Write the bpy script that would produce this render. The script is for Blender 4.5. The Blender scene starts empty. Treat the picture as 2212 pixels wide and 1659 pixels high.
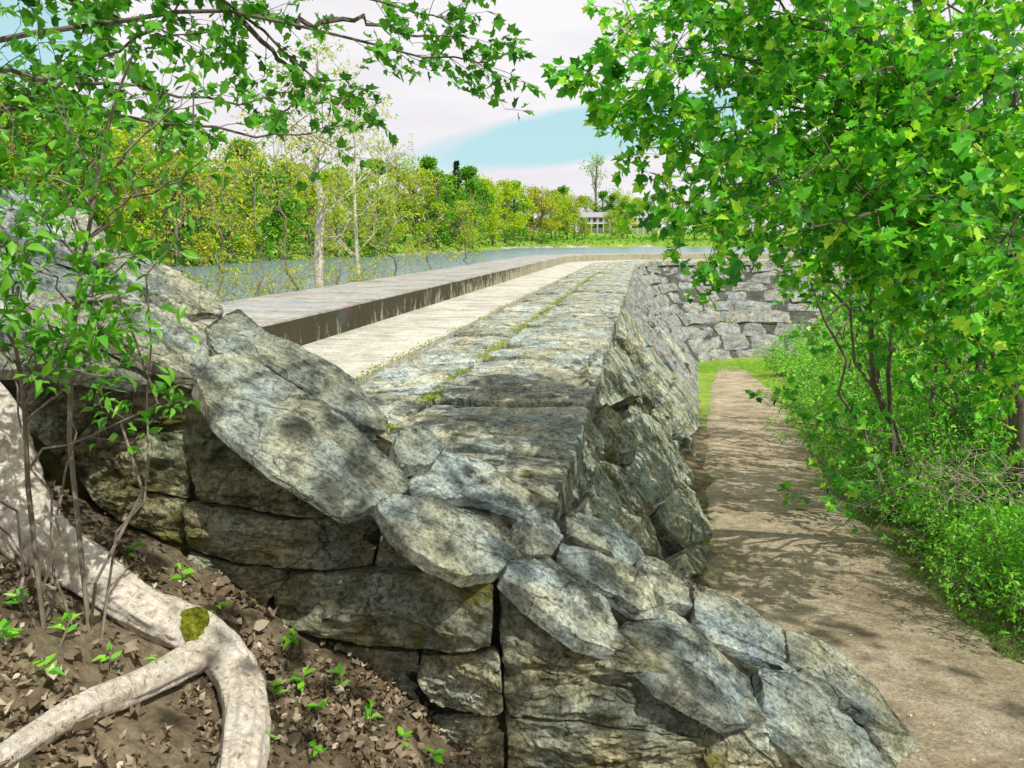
import bpy, math, random
import numpy as np
from mathutils import Vector, noise
R=math.radians
scene=bpy.context.scene; COL=scene.collection
rng=random.Random(7); nr=np.random.RandomState(7)
YAW=R(9.2); PITCH=math.atan(146/800); F=800.0
CY,SY=math.cos(YAW),math.sin(YAW); CP,SP=math.cos(PITCH),math.sin(PITCH)
def c2w(x,y,z): return Vector((x*CY-y*SY, x*SY+y*CY, z))
def w2c(X,Y): return X*CY+Y*SY, -X*SY+Y*CY
K=1024/2212
def rayc(dx,dy):
    a=dx*K-512; b=384-dy*K
    return (a, b*SP+F*CP, b*CP-F*SP)
def P(dx,dy,d):
    a,b,c=rayc(dx,dy); k=d/b
    return c2w(a*k,d,c*k)
SL=(-0.6-0.55*1.35-0.27*3.4,-0.55,0.27)     # wing slope: z=a+bx+cy (heading frame)
def slopez(x,y): return SL[0]+SL[1]*x+SL[2]*y
def on_slope(dx,dy,off=0):
    a,b,c=rayc(dx,dy); k=(SL[0]+off)/(c-SL[1]*a-SL[2]*b); return c2w(a*k,b*k,c*k)
def yf(x): return float(np.interp(x,[-1.6,-.5,.1,.9,1.8],[3.42,3.40,3.02,2.99,3.20]))
def on_face(dx,dy,off=0):
    a,b,c=rayc(dx,dy); k=3.3/b
    for _ in range(12): k=.5*k+.5*(yf(a*k)+.02-off)/b
    return c2w(a*k,b*k,c*k)
BAT=0.70; EDGE=-0.42; TOPZ=-1.3
def on_batter(dx,dy,off=0):                 # x = EDGE+BAT*(TOPZ-z)+off
    a,b,c=rayc(dx,dy); w=c2w(a,b,c); k=(EDGE+BAT*TOPZ+off)/(w.x+BAT*w.z); return w*k
def sm(a,b,x):
    t=min(1,max(0,(x-a)/(b-a))); return t*t*(3-2*t)
SH=[(-0.9,36),(-0.55,44),(-0.37,56),(-0.15,82),(-0.05,110),(0.0,150),(0.16,175),(0.5,180),(1.0,150),(3.2,120)]
def shore(az):
    for (a,b),(c,d) in zip(SH,SH[1:]):
        if az<=c: 
            t=max(0,(az-a)/(c-a)); return b+(d-b)*t
    return 120
CX,CYY=6.0,42.0
def gh(X,Y):
    x,y=w2c(X,Y)
    zd=-2.05-0.105*max(min(Y,45),0)+0.07*min(max(X-4,0),14)+sm(18,34,X)*5.0
    if x<0.4 and y<4.4:
        zl=zd+0.22*sm(0.1,-0.7,x)+0.6*max(0,min(-x-.3,2.3))
        zl+=0.04*noise.noise(Vector((X*3,Y*3,0)))
        zd=zd+(zl-zd)*sm(4.3,3.5,y)
    if Y<=CYY: L=X
    elif X<6: L=6-math.hypot(X-6,Y-CYY)
    else: L=6-(Y-CYY)
    t=sm(-3.4,-5.6,L)
    up=-1.5-1.5*sm(-7.0,-9.0,L)-0.15*noise.noise(Vector((X*.4,Y*.4,3)))
    z=zd+(up-zd)*t
    g=math.exp(-((x+5.0)**2+(y-4.3)**2)/(2*1.35**2))
    z=max(z,-2.7+2.75*g) if g>0.05 else z
    if t>0:
        d=math.hypot(x,y); az=math.atan2(x,y); s=shore(az)
        if d>s-3: z=z+(sm(s-3,s+14,d)*2.3+sm(s+5,s+80,d)*2.5)*t
    return z
def G(dx,dy):
    a,b,c=rayc(dx,dy); w=c2w(a,b,c)/b; k=1.0
    while k<200:
        p=w*k
        if p.z<gh(p.x,p.y): return Vector((p.x,p.y,gh(p.x,p.y)))
        k*=1.01
    return w*200
def ground_pt(X,Y): return Vector((X,Y,gh(X,Y)))
# ---------------------------------------------------------------- objects
def tag(o,label=None,cat=None,group=None,kind=None):
    if label:o['label']=label
    if cat:o['category']=cat
    if group:o['group']=group
    if kind:o['kind']=kind
    return o
def empty(name,loc,label=None,cat=None,group=None):
    o=bpy.data.objects.new(name,None); COL.objects.link(o); o.location=loc; o.empty_display_size=.1
    return tag(o,label,cat,group)
def link(name,me,mat,parent=None):
    o=bpy.data.objects.new(name,me); COL.objects.link(o)
    if mat: me.materials.append(mat)
    if parent: o.parent=parent
    return o
class MB:
    def __init__(s): s.v=[]; s.f=[]
    def add(s,vs,fs):
        n=len(s.v); s.v.extend([tuple(v) for v in vs]); s.f.extend([tuple(i+n for i in f) for f in fs])
    def tube(s,pts,rad,seg=5,groove=0,seed=0):
        n=len(pts); vs=[]; fs=[]; ref=Vector((.3,.2,1)).normalized()
        u=None
        for i,p in enumerate(pts):
            t=(pts[min(i+1,n-1)]-pts[max(i-1,0)])
            if t.length<1e-6:t=Vector((0,0,1))
            t.normalize()
            if u is None:
                u=t.cross(ref if abs(t.dot(ref))<.95 else Vector((1,0,0))).normalized()
            else:
                u=(u-t*u.dot(t)).normalized()
            w=t.cross(u); r=rad[i]
            for k in range(seg):
                a=2*math.pi*k/seg; rr=r
                if groove:
                    q=Vector((math.cos(a)*3,math.sin(a)*3,i*.05+seed))
                    rr=r*(1+groove*(noise.noise(q)+.5*noise.noise(q*2.7)+.4*noise.noise(q*6)))
                vs.append(p+u*(math.cos(a)*rr)+w*(math.sin(a)*rr))
        for i in range(n-1):
            for k in range(seg):
                k2=(k+1)%seg; fs.append((i*seg+k,i*seg+k2,(i+1)*seg+k2,(i+1)*seg+k))
        fs.append(tuple(range(seg))[::-1]); fs.append(tuple((n-1)*seg+k for k in range(seg)))
        s.add(vs,fs)
    def box(s,x0,x1,y0,y1,z0,z1):
        s.add([(x0,y0,z0),(x1,y0,z0),(x1,y1,z0),(x0,y1,z0),(x0,y0,z1),(x1,y0,z1),(x1,y1,z1),(x0,y1,z1)],
              [(3,2,1,0),(4,5,6,7),(0,1,5,4),(1,2,6,5),(2,3,7,6),(3,0,4,7)])
    def build(s,name,mat,parent=None,smooth=False,sharp=0):
        me=bpy.data.meshes.new(name)
        off=Vector(parent.location) if parent else Vector((0,0,0))
        me.from_pydata([(v[0]-off.x,v[1]-off.y,v[2]-off.z) for v in s.v],[],s.f); me.update()
        if smooth: me.polygons.foreach_set('use_smooth',[True]*len(me.polygons))
        if sharp:
            try: me.set_sharp_from_angle(angle=R(sharp))
            except Exception: pass
        return link(name,me,mat,parent)
# leaves -----------------------------------------------------------------
MAPLE=(np.array([(0,.3,-.03),(0,0,0),(.2,-.06,.02),(.45,.1,.04),(.27,.28,0),(.53,.62,.05),(.2,.56,0),(0,1,-.06),(-.2,.56,0),(-.53,.62,.05),(-.27,.28,0),(-.45,.1,.04),(-.2,-.06,.02)],float),
       np.array([(0,i,i+1) for i in range(1,12)]+[(0,12,1)]))
MAPLE[0][:,0]*=1.12; MAPLE[0][[4,10],0]*=1.45; MAPLE[0][[6,8],0]*=1.5
OVAL=(np.array([(0,0,0),(.2,.25,.05),(.24,.55,.06),(0,1,-.05),(-.24,.55,.06),(-.2,.25,.05),(0,.5,0)],float),
      np.array([(0,1,6),(1,2,6),(2,3,6),(3,4,6),(4,5,6),(5,0,6)]))
CRUMP=(np.array([(0,0,0),(.32,.2,.12),(.28,.6,-.08),(.05,1,.1),(-.3,.7,-.05),(-.36,.3,.1),(0,.45,0)],float),OVAL[1])
CLUMP=(np.array([(0,0,0),(.5,.3,.1),(.1,1,-.1),(-.45,.55,.1)],float),np.array([(0,1,2),(0,2,3)]))
BLADE=(np.array([(-.03,0,0),(.03,0,0),(.025,.5,.05),(0,1,.2),(-.025,.5,.05)],float),np.array([(0,1,2),(0,2,4),(4,2,3)]))
def leaf_obj(name,L,tm,mat,parent=None,tilt=.6,upv=(0,0,1)):
    L=np.array(L,float); n=len(L); t,f=tm
    off=np.array(parent.location) if parent else np.zeros(3)
    p=L[:,:3]-off; y=L[:,3:6]; y/=np.linalg.norm(y,axis=1)[:,None]+1e-9
    up=np.array(upv)+nr.normal(0,tilt,(n,3))
    x=np.cross(y,up); x/=np.linalg.norm(x,axis=1)[:,None]+1e-9
    z=np.cross(x,y); s=L[:,6][:,None,None]
    tt=t[None,:,:]*np.ones((n,1,1)); tt[:,:,2]*=nr.uniform(-.5,5.0,(n,1)); tt[:,:,0]*=nr.uniform(.6,1.1,(n,1))
    v=p[:,None,:]+s*(tt[:,:,0:1]*x[:,None,:]+tt[:,:,1:2]*y[:,None,:]+tt[:,:,2:3]*z[:,None,:])
    ff=(f[None,:,:]+(np.arange(n)*len(t))[:,None,None]).reshape(-1,3)
    me=bpy.data.meshes.new(name); v=v.reshape(-1,3)
    me.vertices.add(len(v)); me.vertices.foreach_set('co',v.ravel().astype(np.float32))
    me.loops.add(ff.size); me.loops.foreach_set('vertex_index',ff.ravel().astype(np.int32))
    me.polygons.add(len(ff)); me.polygons.foreach_set('loop_start',(np.arange(len(ff))*3).astype(np.int32))
    me.update(calc_edges=True); me.validate()
    return link(name,me,mat,parent)
# ---------------------------------------------------------------- materials
class NT:
    def __init__(s,name):
        s.m=bpy.data.materials.new(name); s.m.use_nodes=True; s.t=s.m.node_tree; s.t.nodes.clear()
        s.out=s.n('ShaderNodeOutputMaterial')
    def n(s,ty,**k):
        o=s.t.nodes.new(ty)
        for a,b in k.items(): setattr(o,a,b)
        return o
    def l(s,a,b): s.t.links.new(a,b)
    def pos(s,scale=(1,1,1),rot=(0,0,0)):
        g=s.n('ShaderNodeNewGeometry'); m=s.n('ShaderNodeMapping'); m.inputs['Scale'].default_value=scale
        r=s.n('ShaderNodeVectorRotate',rotation_type='EULER_XYZ',invert=True); r.inputs['Rotation'].default_value=rot
        s.l(g.outputs['Position'],r.inputs['Vector']); s.l(r.outputs[0],m.inputs['Vector']); return m.outputs[0]
    def noise(s,vec,scale,detail=6,rough=.6,dist=0):
        o=s.n('ShaderNodeTexNoise'); o.inputs['Scale'].default_value=scale; o.inputs['Detail'].default_value=detail
        o.inputs['Roughness'].default_value=rough; o.inputs['Distortion'].default_value=dist
        s.l(vec,o.inputs['Vector']); return o.outputs['Fac']
    def ramp(s,fac,stops):
        o=s.n('ShaderNodeValToRGB'); e=o.color_ramp.elements
        while len(e)<len(stops): e.new(.5)
        for q,(p,c) in zip(e,stops): q.position=p; q.color=(c[0],c[1],c[2],1) if not isinstance(c,(int,float)) else (c,c,c,1)
        s.l(fac,o.inputs[0]); return o.outputs[0]
    def mix(s,fac,a,b,mode='MIX'):
        o=s.n('ShaderNodeMix',data_type='RGBA',blend_type=mode)
        if isinstance(fac,(int,float)): o.inputs[0].default_value=fac
        else: s.l(fac,o.inputs[0])
        for i,x in ((6,a),(7,b)):
            if isinstance(x,tuple): o.inputs[i].default_value=(*x,1)
            else: s.l(x,o.inputs[i])
        return o.outputs[2]
    def math(s,op,a,b=None,clamp=False):
        o=s.n('ShaderNodeMath',operation=op,use_clamp=clamp)
        for i,x in ((0,a),(1,b)):
            if x is None: continue
            if isinstance(x,(int,float)): o.inputs[i].default_value=x
            else: s.l(x,o.inputs[i])
        return o.outputs[0]
    def bump(s,h,strength,dist,prev=None):
        b=s.n('ShaderNodeBump'); b.inputs['Strength'].default_value=strength; b.inputs['Distance'].default_value=dist
        s.l(h,b.inputs['Height']); 
        if prev: s.l(prev,b.inputs['Normal'])
        return b.outputs[0]
    def fin(s,col,rough=.85,normal=None,spec=.3):
        b=s.n('ShaderNodeBsdfPrincipled'); b.inputs['Roughness'].default_value=rough
        b.inputs['Specular IOR Level'].default_value=spec
        if isinstance(col,tuple): b.inputs['Base Color'].default_value=(*col,1)
        else: s.l(col,b.inputs['Base Color'])
        if normal: s.l(normal,b.inputs['Normal'])
        s.l(b.outputs[0],s.out.inputs[0]); return s.m
def rock(name,dark,mid,light,moss=.0,rot=(0,0,0),st=(2.2,7,7),mosscol=(.16,.17,.02),bumpk=1.0,stain=0.35):
    t=NT(name)
    streak=t.noise(t.pos(st,rot),1.9,9,.76,.5)
    p=t.pos()
    big=t.noise(p,1.7,4,.6); grain=t.noise(p,42,5,.78); med=t.noise(p,8,7,.74)
    h=t.math('ADD',t.math('MULTIPLY',streak,.5),t.math('MULTIPLY',med,.5))
    c=t.ramp(h,[(.39,dark),(.46,mid),(.54,light),(.64,tuple(min(1,x*1.25) for x in light))])
    g=t.ramp(grain,[(.36,(.32,.32,.32)),(.52,(1,1,1)),(.68,(1.45,1.43,1.38))])
    c=t.mix(1.0,c,g,'MULTIPLY')
    st_=t.ramp(big,[(.40,(.6,.6,.56)),(.56,(1.08,1.08,1.08))])
    c=t.mix(stain*2 if stain<.5 else 1.0,c,st_,'MULTIPLY')
    tint=t.ramp(t.noise(p,2.9,3,.5),[(.35,(.84,.99,1.06)),(.65,(1.12,1.05,.78))])
    c=t.mix(.9,c,tint,'MULTIPLY')
    oi=t.n('ShaderNodeObjectInfo'); br=t.ramp(oi.outputs['Random'],[(0,(.76,.77,.73)),(.5,(1,1,.97)),(1,(1.17,1.19,1.22))])
    c=t.mix(1.0,c,br,'MULTIPLY')
    if moss>0:
        mn=t.math('ADD',t.noise(p,2.3,7,.7),t.math('MULTIPLY',grain,.12))
        mf=t.ramp(mn,[(.72-moss*.28,0),(.78-moss*.26,1)])
        mc=t.ramp(med,[(.35,tuple(x*.4 for x in mosscol)),(.65,mosscol)])
        c=t.mix(t.math('MULTIPLY',mf,.8),c,mc)
    crack=t.n('ShaderNodeTexVoronoi',feature='DISTANCE_TO_EDGE'); crack.inputs['Scale'].default_value=1.0
    wp=t.n('ShaderNodeVectorMath',operation='ADD'); t.l(t.pos((1.1,2.6,2.6),rot),wp.inputs[0])
    nc=t.n('ShaderNodeTexNoise'); nc.inputs['Scale'].default_value=4; nc.inputs['Detail'].default_value=5; t.l(p,nc.inputs['Vector'])
    sc=t.n('ShaderNodeVectorMath',operation='SCALE'); sc.inputs['Scale'].default_value=.7; t.l(nc.outputs['Color'],sc.inputs[0]); t.l(sc.outputs[0],wp.inputs[1])
    t.l(wp.outputs[0],crack.inputs['Vector'])
    cf=t.ramp(crack.outputs['Distance'],[(0,.25),(.015,1)])
    c=t.mix(.8,c,cf,'MULTIPLY')
    b=t.bump(streak,1.0*bumpk,.08); b=t.bump(med,.9*bumpk,.06,b); b=t.bump(cf,.6,.03,b); b=t.bump(grain,.8*bumpk,.012,b)
    return t.fin(c,.8,b,.25)
AS=math.atan(.55)
RS=(0,AS,YAW)
M={}
M['coping']=rock('grey_gneiss',(.15,.165,.15),(.38,.405,.38),(.62,.66,.62),.08,RS)
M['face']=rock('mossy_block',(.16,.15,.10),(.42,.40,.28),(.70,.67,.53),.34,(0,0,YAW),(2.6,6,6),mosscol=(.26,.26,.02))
M['faceshade']=rock('shaded_mossy_block',(.10,.10,.06),(.26,.25,.15),(.58,.55,.38),.60,(0,0,YAW),(2.6,6,6),mosscol=(.24,.24,.02))  # mossier face stone, its colour darkened for the shade below the coping
M['damtop']=rock('flagstone',(.17,.175,.15),(.41,.42,.37),(.66,.67,.60),.24,(0,0,0),(3.5,1.9,6))
M['batter']=rock('rubble_stone',(.12,.13,.10),(.36,.375,.31),(.66,.67,.58),.38,(0,.9,.5),(2.2,5,5))
M['farface']=rock('far_masonry',(.13,.13,.13),(.25,.25,.255),(.38,.38,.38),.0,(0,0,0),(1,1,3))
M['core']=rock('joint_rubble',(.02,.018,.012),(.05,.045,.03),(.10,.09,.06),.5)
M['damcore']=rock('dam_rubble',(.04,.04,.035),(.08,.08,.07),(.13,.13,.12),.0)
M['shorerock']=rock('shore_rock',(.2,.17,.14),(.38,.33,.28),(.5,.45,.4),.0)
def concrete(name,base,dirt,stain=0):
    t=NT(name); p=t.pos(); a=t.noise(p,1.1,6,.65); b=t.noise(p,30,5,.7); c_=t.noise(t.pos((.6,4,2)),1.2,6,.7)
    c=t.ramp(t.math('ADD',t.math('MULTIPLY',a,.5),t.math('MULTIPLY',c_,.5)),[(.40,dirt),(.5,base),(.62,tuple(x*1.15 for x in base))])
    c=t.mix(.8,c,t.ramp(b,[(.35,(.55,.55,.52)),(.6,(1.1,1.1,1.1))]),'MULTIPLY')
    c=t.mix(.7,c,t.ramp(t.noise(p,5,7,.75),[(.38,(.6,.6,.55)),(.55,(1.05,1.05,1.05))]),'MULTIPLY')
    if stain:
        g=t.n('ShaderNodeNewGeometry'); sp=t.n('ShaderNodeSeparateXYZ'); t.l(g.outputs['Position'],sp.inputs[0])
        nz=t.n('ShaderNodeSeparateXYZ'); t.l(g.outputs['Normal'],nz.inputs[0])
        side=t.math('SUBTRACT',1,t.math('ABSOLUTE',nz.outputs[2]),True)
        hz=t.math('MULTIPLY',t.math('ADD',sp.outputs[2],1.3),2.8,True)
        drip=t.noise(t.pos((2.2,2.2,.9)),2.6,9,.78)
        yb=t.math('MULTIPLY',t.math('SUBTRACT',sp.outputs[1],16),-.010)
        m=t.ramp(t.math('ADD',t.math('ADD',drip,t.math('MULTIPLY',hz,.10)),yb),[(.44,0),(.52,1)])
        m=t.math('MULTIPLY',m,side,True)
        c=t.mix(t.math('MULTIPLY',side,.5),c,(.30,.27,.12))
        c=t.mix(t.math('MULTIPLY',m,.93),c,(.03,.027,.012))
        sv=t.n('ShaderNodeVectorMath',operation='DISTANCE'); t.l(g.outputs['Position'],sv.inputs[0]); sv.inputs[1].default_value=(-5.0,10.6,-.945)
        k=t.math('MULTIPLY',t.ramp(sv.outputs['Value'],[(.5,.45),(1.0,0)]),t.ramp(t.noise(p,3,4,.6),[(.45,0),(.6,1)]))
        c=t.mix(k,c,t.ramp(t.noise(p,1.5,2),[(.45,(.55,.25,.35)),(.55,(.2,.4,.55))]))
    n=t.bump(a,.3,.04); n=t.bump(b,.5,.008,n)
    return t.fin(c,.85,n,.2)
M['walk']=concrete('walkway_concrete',(.54,.52,.45),(.38,.37,.30))
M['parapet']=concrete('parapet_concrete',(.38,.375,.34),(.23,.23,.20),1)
def leafmat(name,cols,tr=.4,rough=.4):
    t=NT(name); g=t.n('ShaderNodeNewGeometry')
    st=[(i/(len(cols)-1),c) for i,c in enumerate(cols)]
    c=t.ramp(g.outputs['Random Per Island'],st)
    oi=t.n('ShaderNodeObjectInfo'); c=t.mix(1,c,t.ramp(oi.outputs['Random'],[(0,(.8,.86,.8)),(1,(1.2,1.12,1.1))]),'MULTIPLY')
    b=t.n('ShaderNodeBsdfPrincipled'); b.inputs['Roughness'].default_value=rough; b.inputs['Specular IOR Level'].default_value=.4; t.l(c,b.inputs['Base Color'])
    tr_=t.n('ShaderNodeBsdfTranslucent'); c2=t.mix(1,c,(1.5,1.5,.7),'MULTIPLY'); t.l(c2,tr_.inputs[0])
    mx=t.n('ShaderNodeMixShader'); mx.inputs[0].default_value=tr; t.l(b.outputs[0],mx.inputs[1]); t.l(tr_.outputs[0],mx.inputs[2])
    t.l(mx.outputs[0],t.out.inputs[0]); return t.m
M['maple']=leafmat('maple_leaves',[(.02,.16,.015),(.06,.36,.02),(.16,.56,.03),(.05,.32,.02),(.26,.64,.04),(.50,.78,.09)])
M['maple2']=leafmat('branch_leaves',[(.03,.15,.015),(.09,.34,.02),(.15,.44,.03),(.06,.26,.03)])
M['shrubl']=leafmat('shrub_leaves',[(.03,.15,.012),(.09,.36,.02),(.18,.46,.04),(.07,.28,.02)])
M['under']=leafmat('undergrowth_leaves',[(.05,.25,.02),(.15,.49,.03),(.32,.66,.06),(.10,.42,.04)])
M['sapl']=leafmat('spring_leaves',[(.26,.40,.02),(.42,.50,.03),(.52,.54,.05),(.18,.40,.02),(.48,.40,.06)])
M['fary']=leafmat('far_yellow_leaves',[(.20,.38,.012),(.34,.50,.015),(.46,.55,.02),(.22,.43,.015)],.35)
M['farg']=leafmat('far_green_leaves',[(.06,.22,.012),(.11,.35,.015),(.17,.42,.02)],.35)
M['faro']=leafmat('far_ochre_leaves',[(.38,.42,.03),(.48,.48,.04),(.34,.42,.04)],.35)
M['conif']=leafmat('conifer_needles',[(.01,.05,.015),(.02,.08,.02)],.15)
M['pale']=leafmat('pale_leaves',[(.18,.36,.12),(.26,.46,.18)],.35)
M['dead']=leafmat('dead_leaves',[(.09,.065,.04),(.18,.13,.08),(.32,.25,.17),(.12,.085,.05),(.22,.16,.10),(.56,.49,.38)],.1,.7)
M['grass']=leafmat('grass_blades',[(.10,.34,.02),(.18,.46,.03),(.32,.50,.04)],.4)
M['moss']=leafmat('moss_leaves',[(.16,.26,.01),(.32,.36,.015),(.14,.32,.02)],.3)
def bark(name,a,b,sc=(10,10,2),bs=.6):
    t=NT(name); n=t.noise(t.pos(sc),2.5,8,.7,.5); g=t.noise(t.pos(),40,4,.7)
    c=t.mix(.5,t.ramp(n,[(.38,a),(.62,b)]),t.ramp(g,[(.3,a),(.7,b)]))
    return t.fin(c,.85,t.bump(n,bs,.02),.2)
M['bark']=bark('dark_bark',(.06,.05,.035),(.20,.17,.13))
M['twig']=bark('twig_bark',(.12,.10,.075),(.30,.26,.20))
M['pbark']=bark('pale_bark',(.38,.35,.30),(.72,.68,.60))
M['deadtwig']=bark('dry_twigs',(.22,.18,.13),(.42,.36,.28))
t=NT('weathered_root'); n1=t.noise(t.pos((16,16,4.0),(.0,.85,-.2)),2.4,9,.72,.7); n2=t.noise(t.pos(),6,5,.6)
c=t.ramp(n1,[(.33,(.22,.17,.11)),(.40,(.54,.47,.36)),(.50,(.74,.69,.59)),(.66,(.86,.83,.76))])
c=t.mix(.45,c,t.ramp(n2,[(.4,(.72,.62,.48)),(.6,(1.05,1.02,1))]),'MULTIPLY')
M['root']=t.fin(c,.75,t.bump(n2,.4,.03,t.bump(n1,.9,.03)),.3)
t=NT('root_moss'); n1=t.noise(t.pos(),60,5,.7); c=t.ramp(n1,[(.35,(.08,.09,.005)),(.65,(.30,.32,.03))]); M['mosspad']=t.fin(c,.95,t.bump(n1,1,.02),.1)
t=NT('soil'); p=t.pos(); n1=t.noise(p,2.2,7,.7); n2=t.noise(p,28,6,.75)
c=t.ramp(n1,[(.36,(.06,.05,.03)),(.5,(.14,.115,.075)),(.64,(.24,.20,.135))]); c=t.mix(.8,c,t.ramp(n2,[(.35,(.5,.48,.45)),(.62,(1.3,1.25,1.2))]),'MULTIPLY')
g=t.n('ShaderNodeNewGeometry'); sp=t.n('ShaderNodeSeparateXYZ'); t.l(g.outputs['Position'],sp.inputs[0])
far=t.ramp(t.math('MULTIPLY',sp.outputs[1],.02),[(.3,0),(.42,1)])
c=t.mix(t.math('MULTIPLY',far,.85),c,t.ramp(n1,[(.4,(.12,.26,.02)),(.6,(.30,.42,.05))]))
M['soil']=t.fin(c,.95,t.bump(n2,.8,.015,t.bump(n1,.5,.05)),.1)
t=NT('trail_dirt'); p=t.pos(); n1=t.noise(p,1.6,6,.65); n2=t.noise(p,45,6,.8); n3=t.noise(p,9,5,.65)
c=t.ramp(n1,[(.35,(.36,.30,.20)),(.5,(.52,.45,.32)),(.65,(.66,.59,.45))]); c=t.mix(.85,c,t.ramp(n2,[(.35,(.45,.43,.40)),(.6,(1.1,1.08,1.05)),(.75,(1.5,1.45,1.4))]),'MULTIPLY')
c=t.mix(.7,c,t.ramp(n3,[(.35,(.6,.57,.5)),(.6,(1.1,1.08,1.06))]),'MULTIPLY')
M['trail']=t.fin(c,.95,t.bump(n2,1,.02,t.bump(n3,1,.08)),.1)
t=NT('lake_water'); n1=t.noise(t.pos((1,1,1)),1.6,5,.6)
M['water']=t.fin((.16,.24,.30),.22,t.bump(n1,.5,.12),.5)
t=NT('pebble_stone'); oi=t.n('ShaderNodeNewGeometry'); M['pebble']=t.fin(t.ramp(oi.outputs['Random Per Island'],[(0,(.28,.24,.18)),(1,(.6,.55,.46))]),.8)
def flat(name,c,r=.7): return NT(name).fin(c,r)
M['hw']=flat('house_grey_siding',(.36,.38,.38)); M['hw2']=flat('house_white_siding',(.66,.66,.63)); M['roof']=flat('roof_shingle',(.30,.30,.31)); M['glass']=flat('window_glass',(.04,.05,.06),.15); M['trim']=flat('white_trim',(.7,.7,.68))

# ---------------------------------------------------------------- setting
def axis(lo,hi,step,far):
    a=list(np.arange(lo,hi+1e-6,step)); s=step; x=a[-1]
    while x<far: s*=1.25; x+=s; a.append(x)
    s=step; x=a[0]; b=[]
    while x>-far: s*=1.25; x-=s; b.append(x)
    return b[::-1]+a
xs=axis(-8,8,.2,650); ys=axis(-1,14,.2,650)
V=[(x,y,gh(x,y)) for y in ys for x in xs]; nx=len(xs)
Fc=[(j*nx+i,j*nx+i+1,(j+1)*nx+i+1,(j+1)*nx+i) for j in range(len(ys)-1) for i in range(nx-1)]
m=MB(); m.v=V; m.f=Fc; tag(m.build('ground',M['soil'],smooth=True),kind='structure')
w=[(-640,-60),(-5,-60),(-5,CYY)]+[(6-11*math.cos(a),CYY+11*math.sin(a)) for a in np.linspace(.1,math.pi/2,8)]+[(640,CYY+11),(640,640),(-640,640)]
m=MB(); m.add([(x,y,-1.85) for x,y in w],[tuple(range(len(w)))]); tag(m.build('water',M['water']),kind='structure')
TR=[((1550,792),(1600,792)),((1535,830),(1650,830)),((1528,870),(1695,870)),((1520,930),(1730,930)),((1520,1010),(1775,1010)),((1525,1090),(1830,1090)),((1520,1170),(1900,1160)),((1500,1260),(2000,1250)),((1500,1340),(2090,1330)),((1560,1440),(2240,1440)),((1600,1580),(2450,1580)),((1620,1750),(2650,1750)),((1600,2100),(2900,2100))]
rows=[(G(*a),G(*b)) for a,b in TR]
m=MB(); vs=[]; fs=[]; NS=16; rr=[]
for (a,b),(a2,b2) in zip(rows,rows[1:]):
    for k in range(8): rr.append((a.lerp(a2,k/8),b.lerp(b2,k/8)))
rr.append(rows[-1])
for i,(a,b) in enumerate(rr):
    for k in range(NS+1):
        tt=k/NS; wd=(b-a).length; e=(noise.noise(Vector((a.y*1.1,(k>8)*3.,0)))+.7*noise.noise(Vector((a.y*3.1,(k>8)*3.,4))))*.2*wd*.5*(abs(tt-.5)*2)**3
        q=a.lerp(b,tt)+Vector((e,0,0)); vs.append((q.x,q.y,gh(q.x,q.y)+(.025 if 0<k<NS else -.02)+.025*noise.noise(q*1.7)))
for i in range(len(rr)-1):
    for k in range(NS):
        o=i*(NS+1)+k; fs.append((o,o+NS+1,o+NS+2,o+1))
m.add(vs,fs); tag(m.build('trail',M['trail'],smooth=True),kind='structure')

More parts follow.
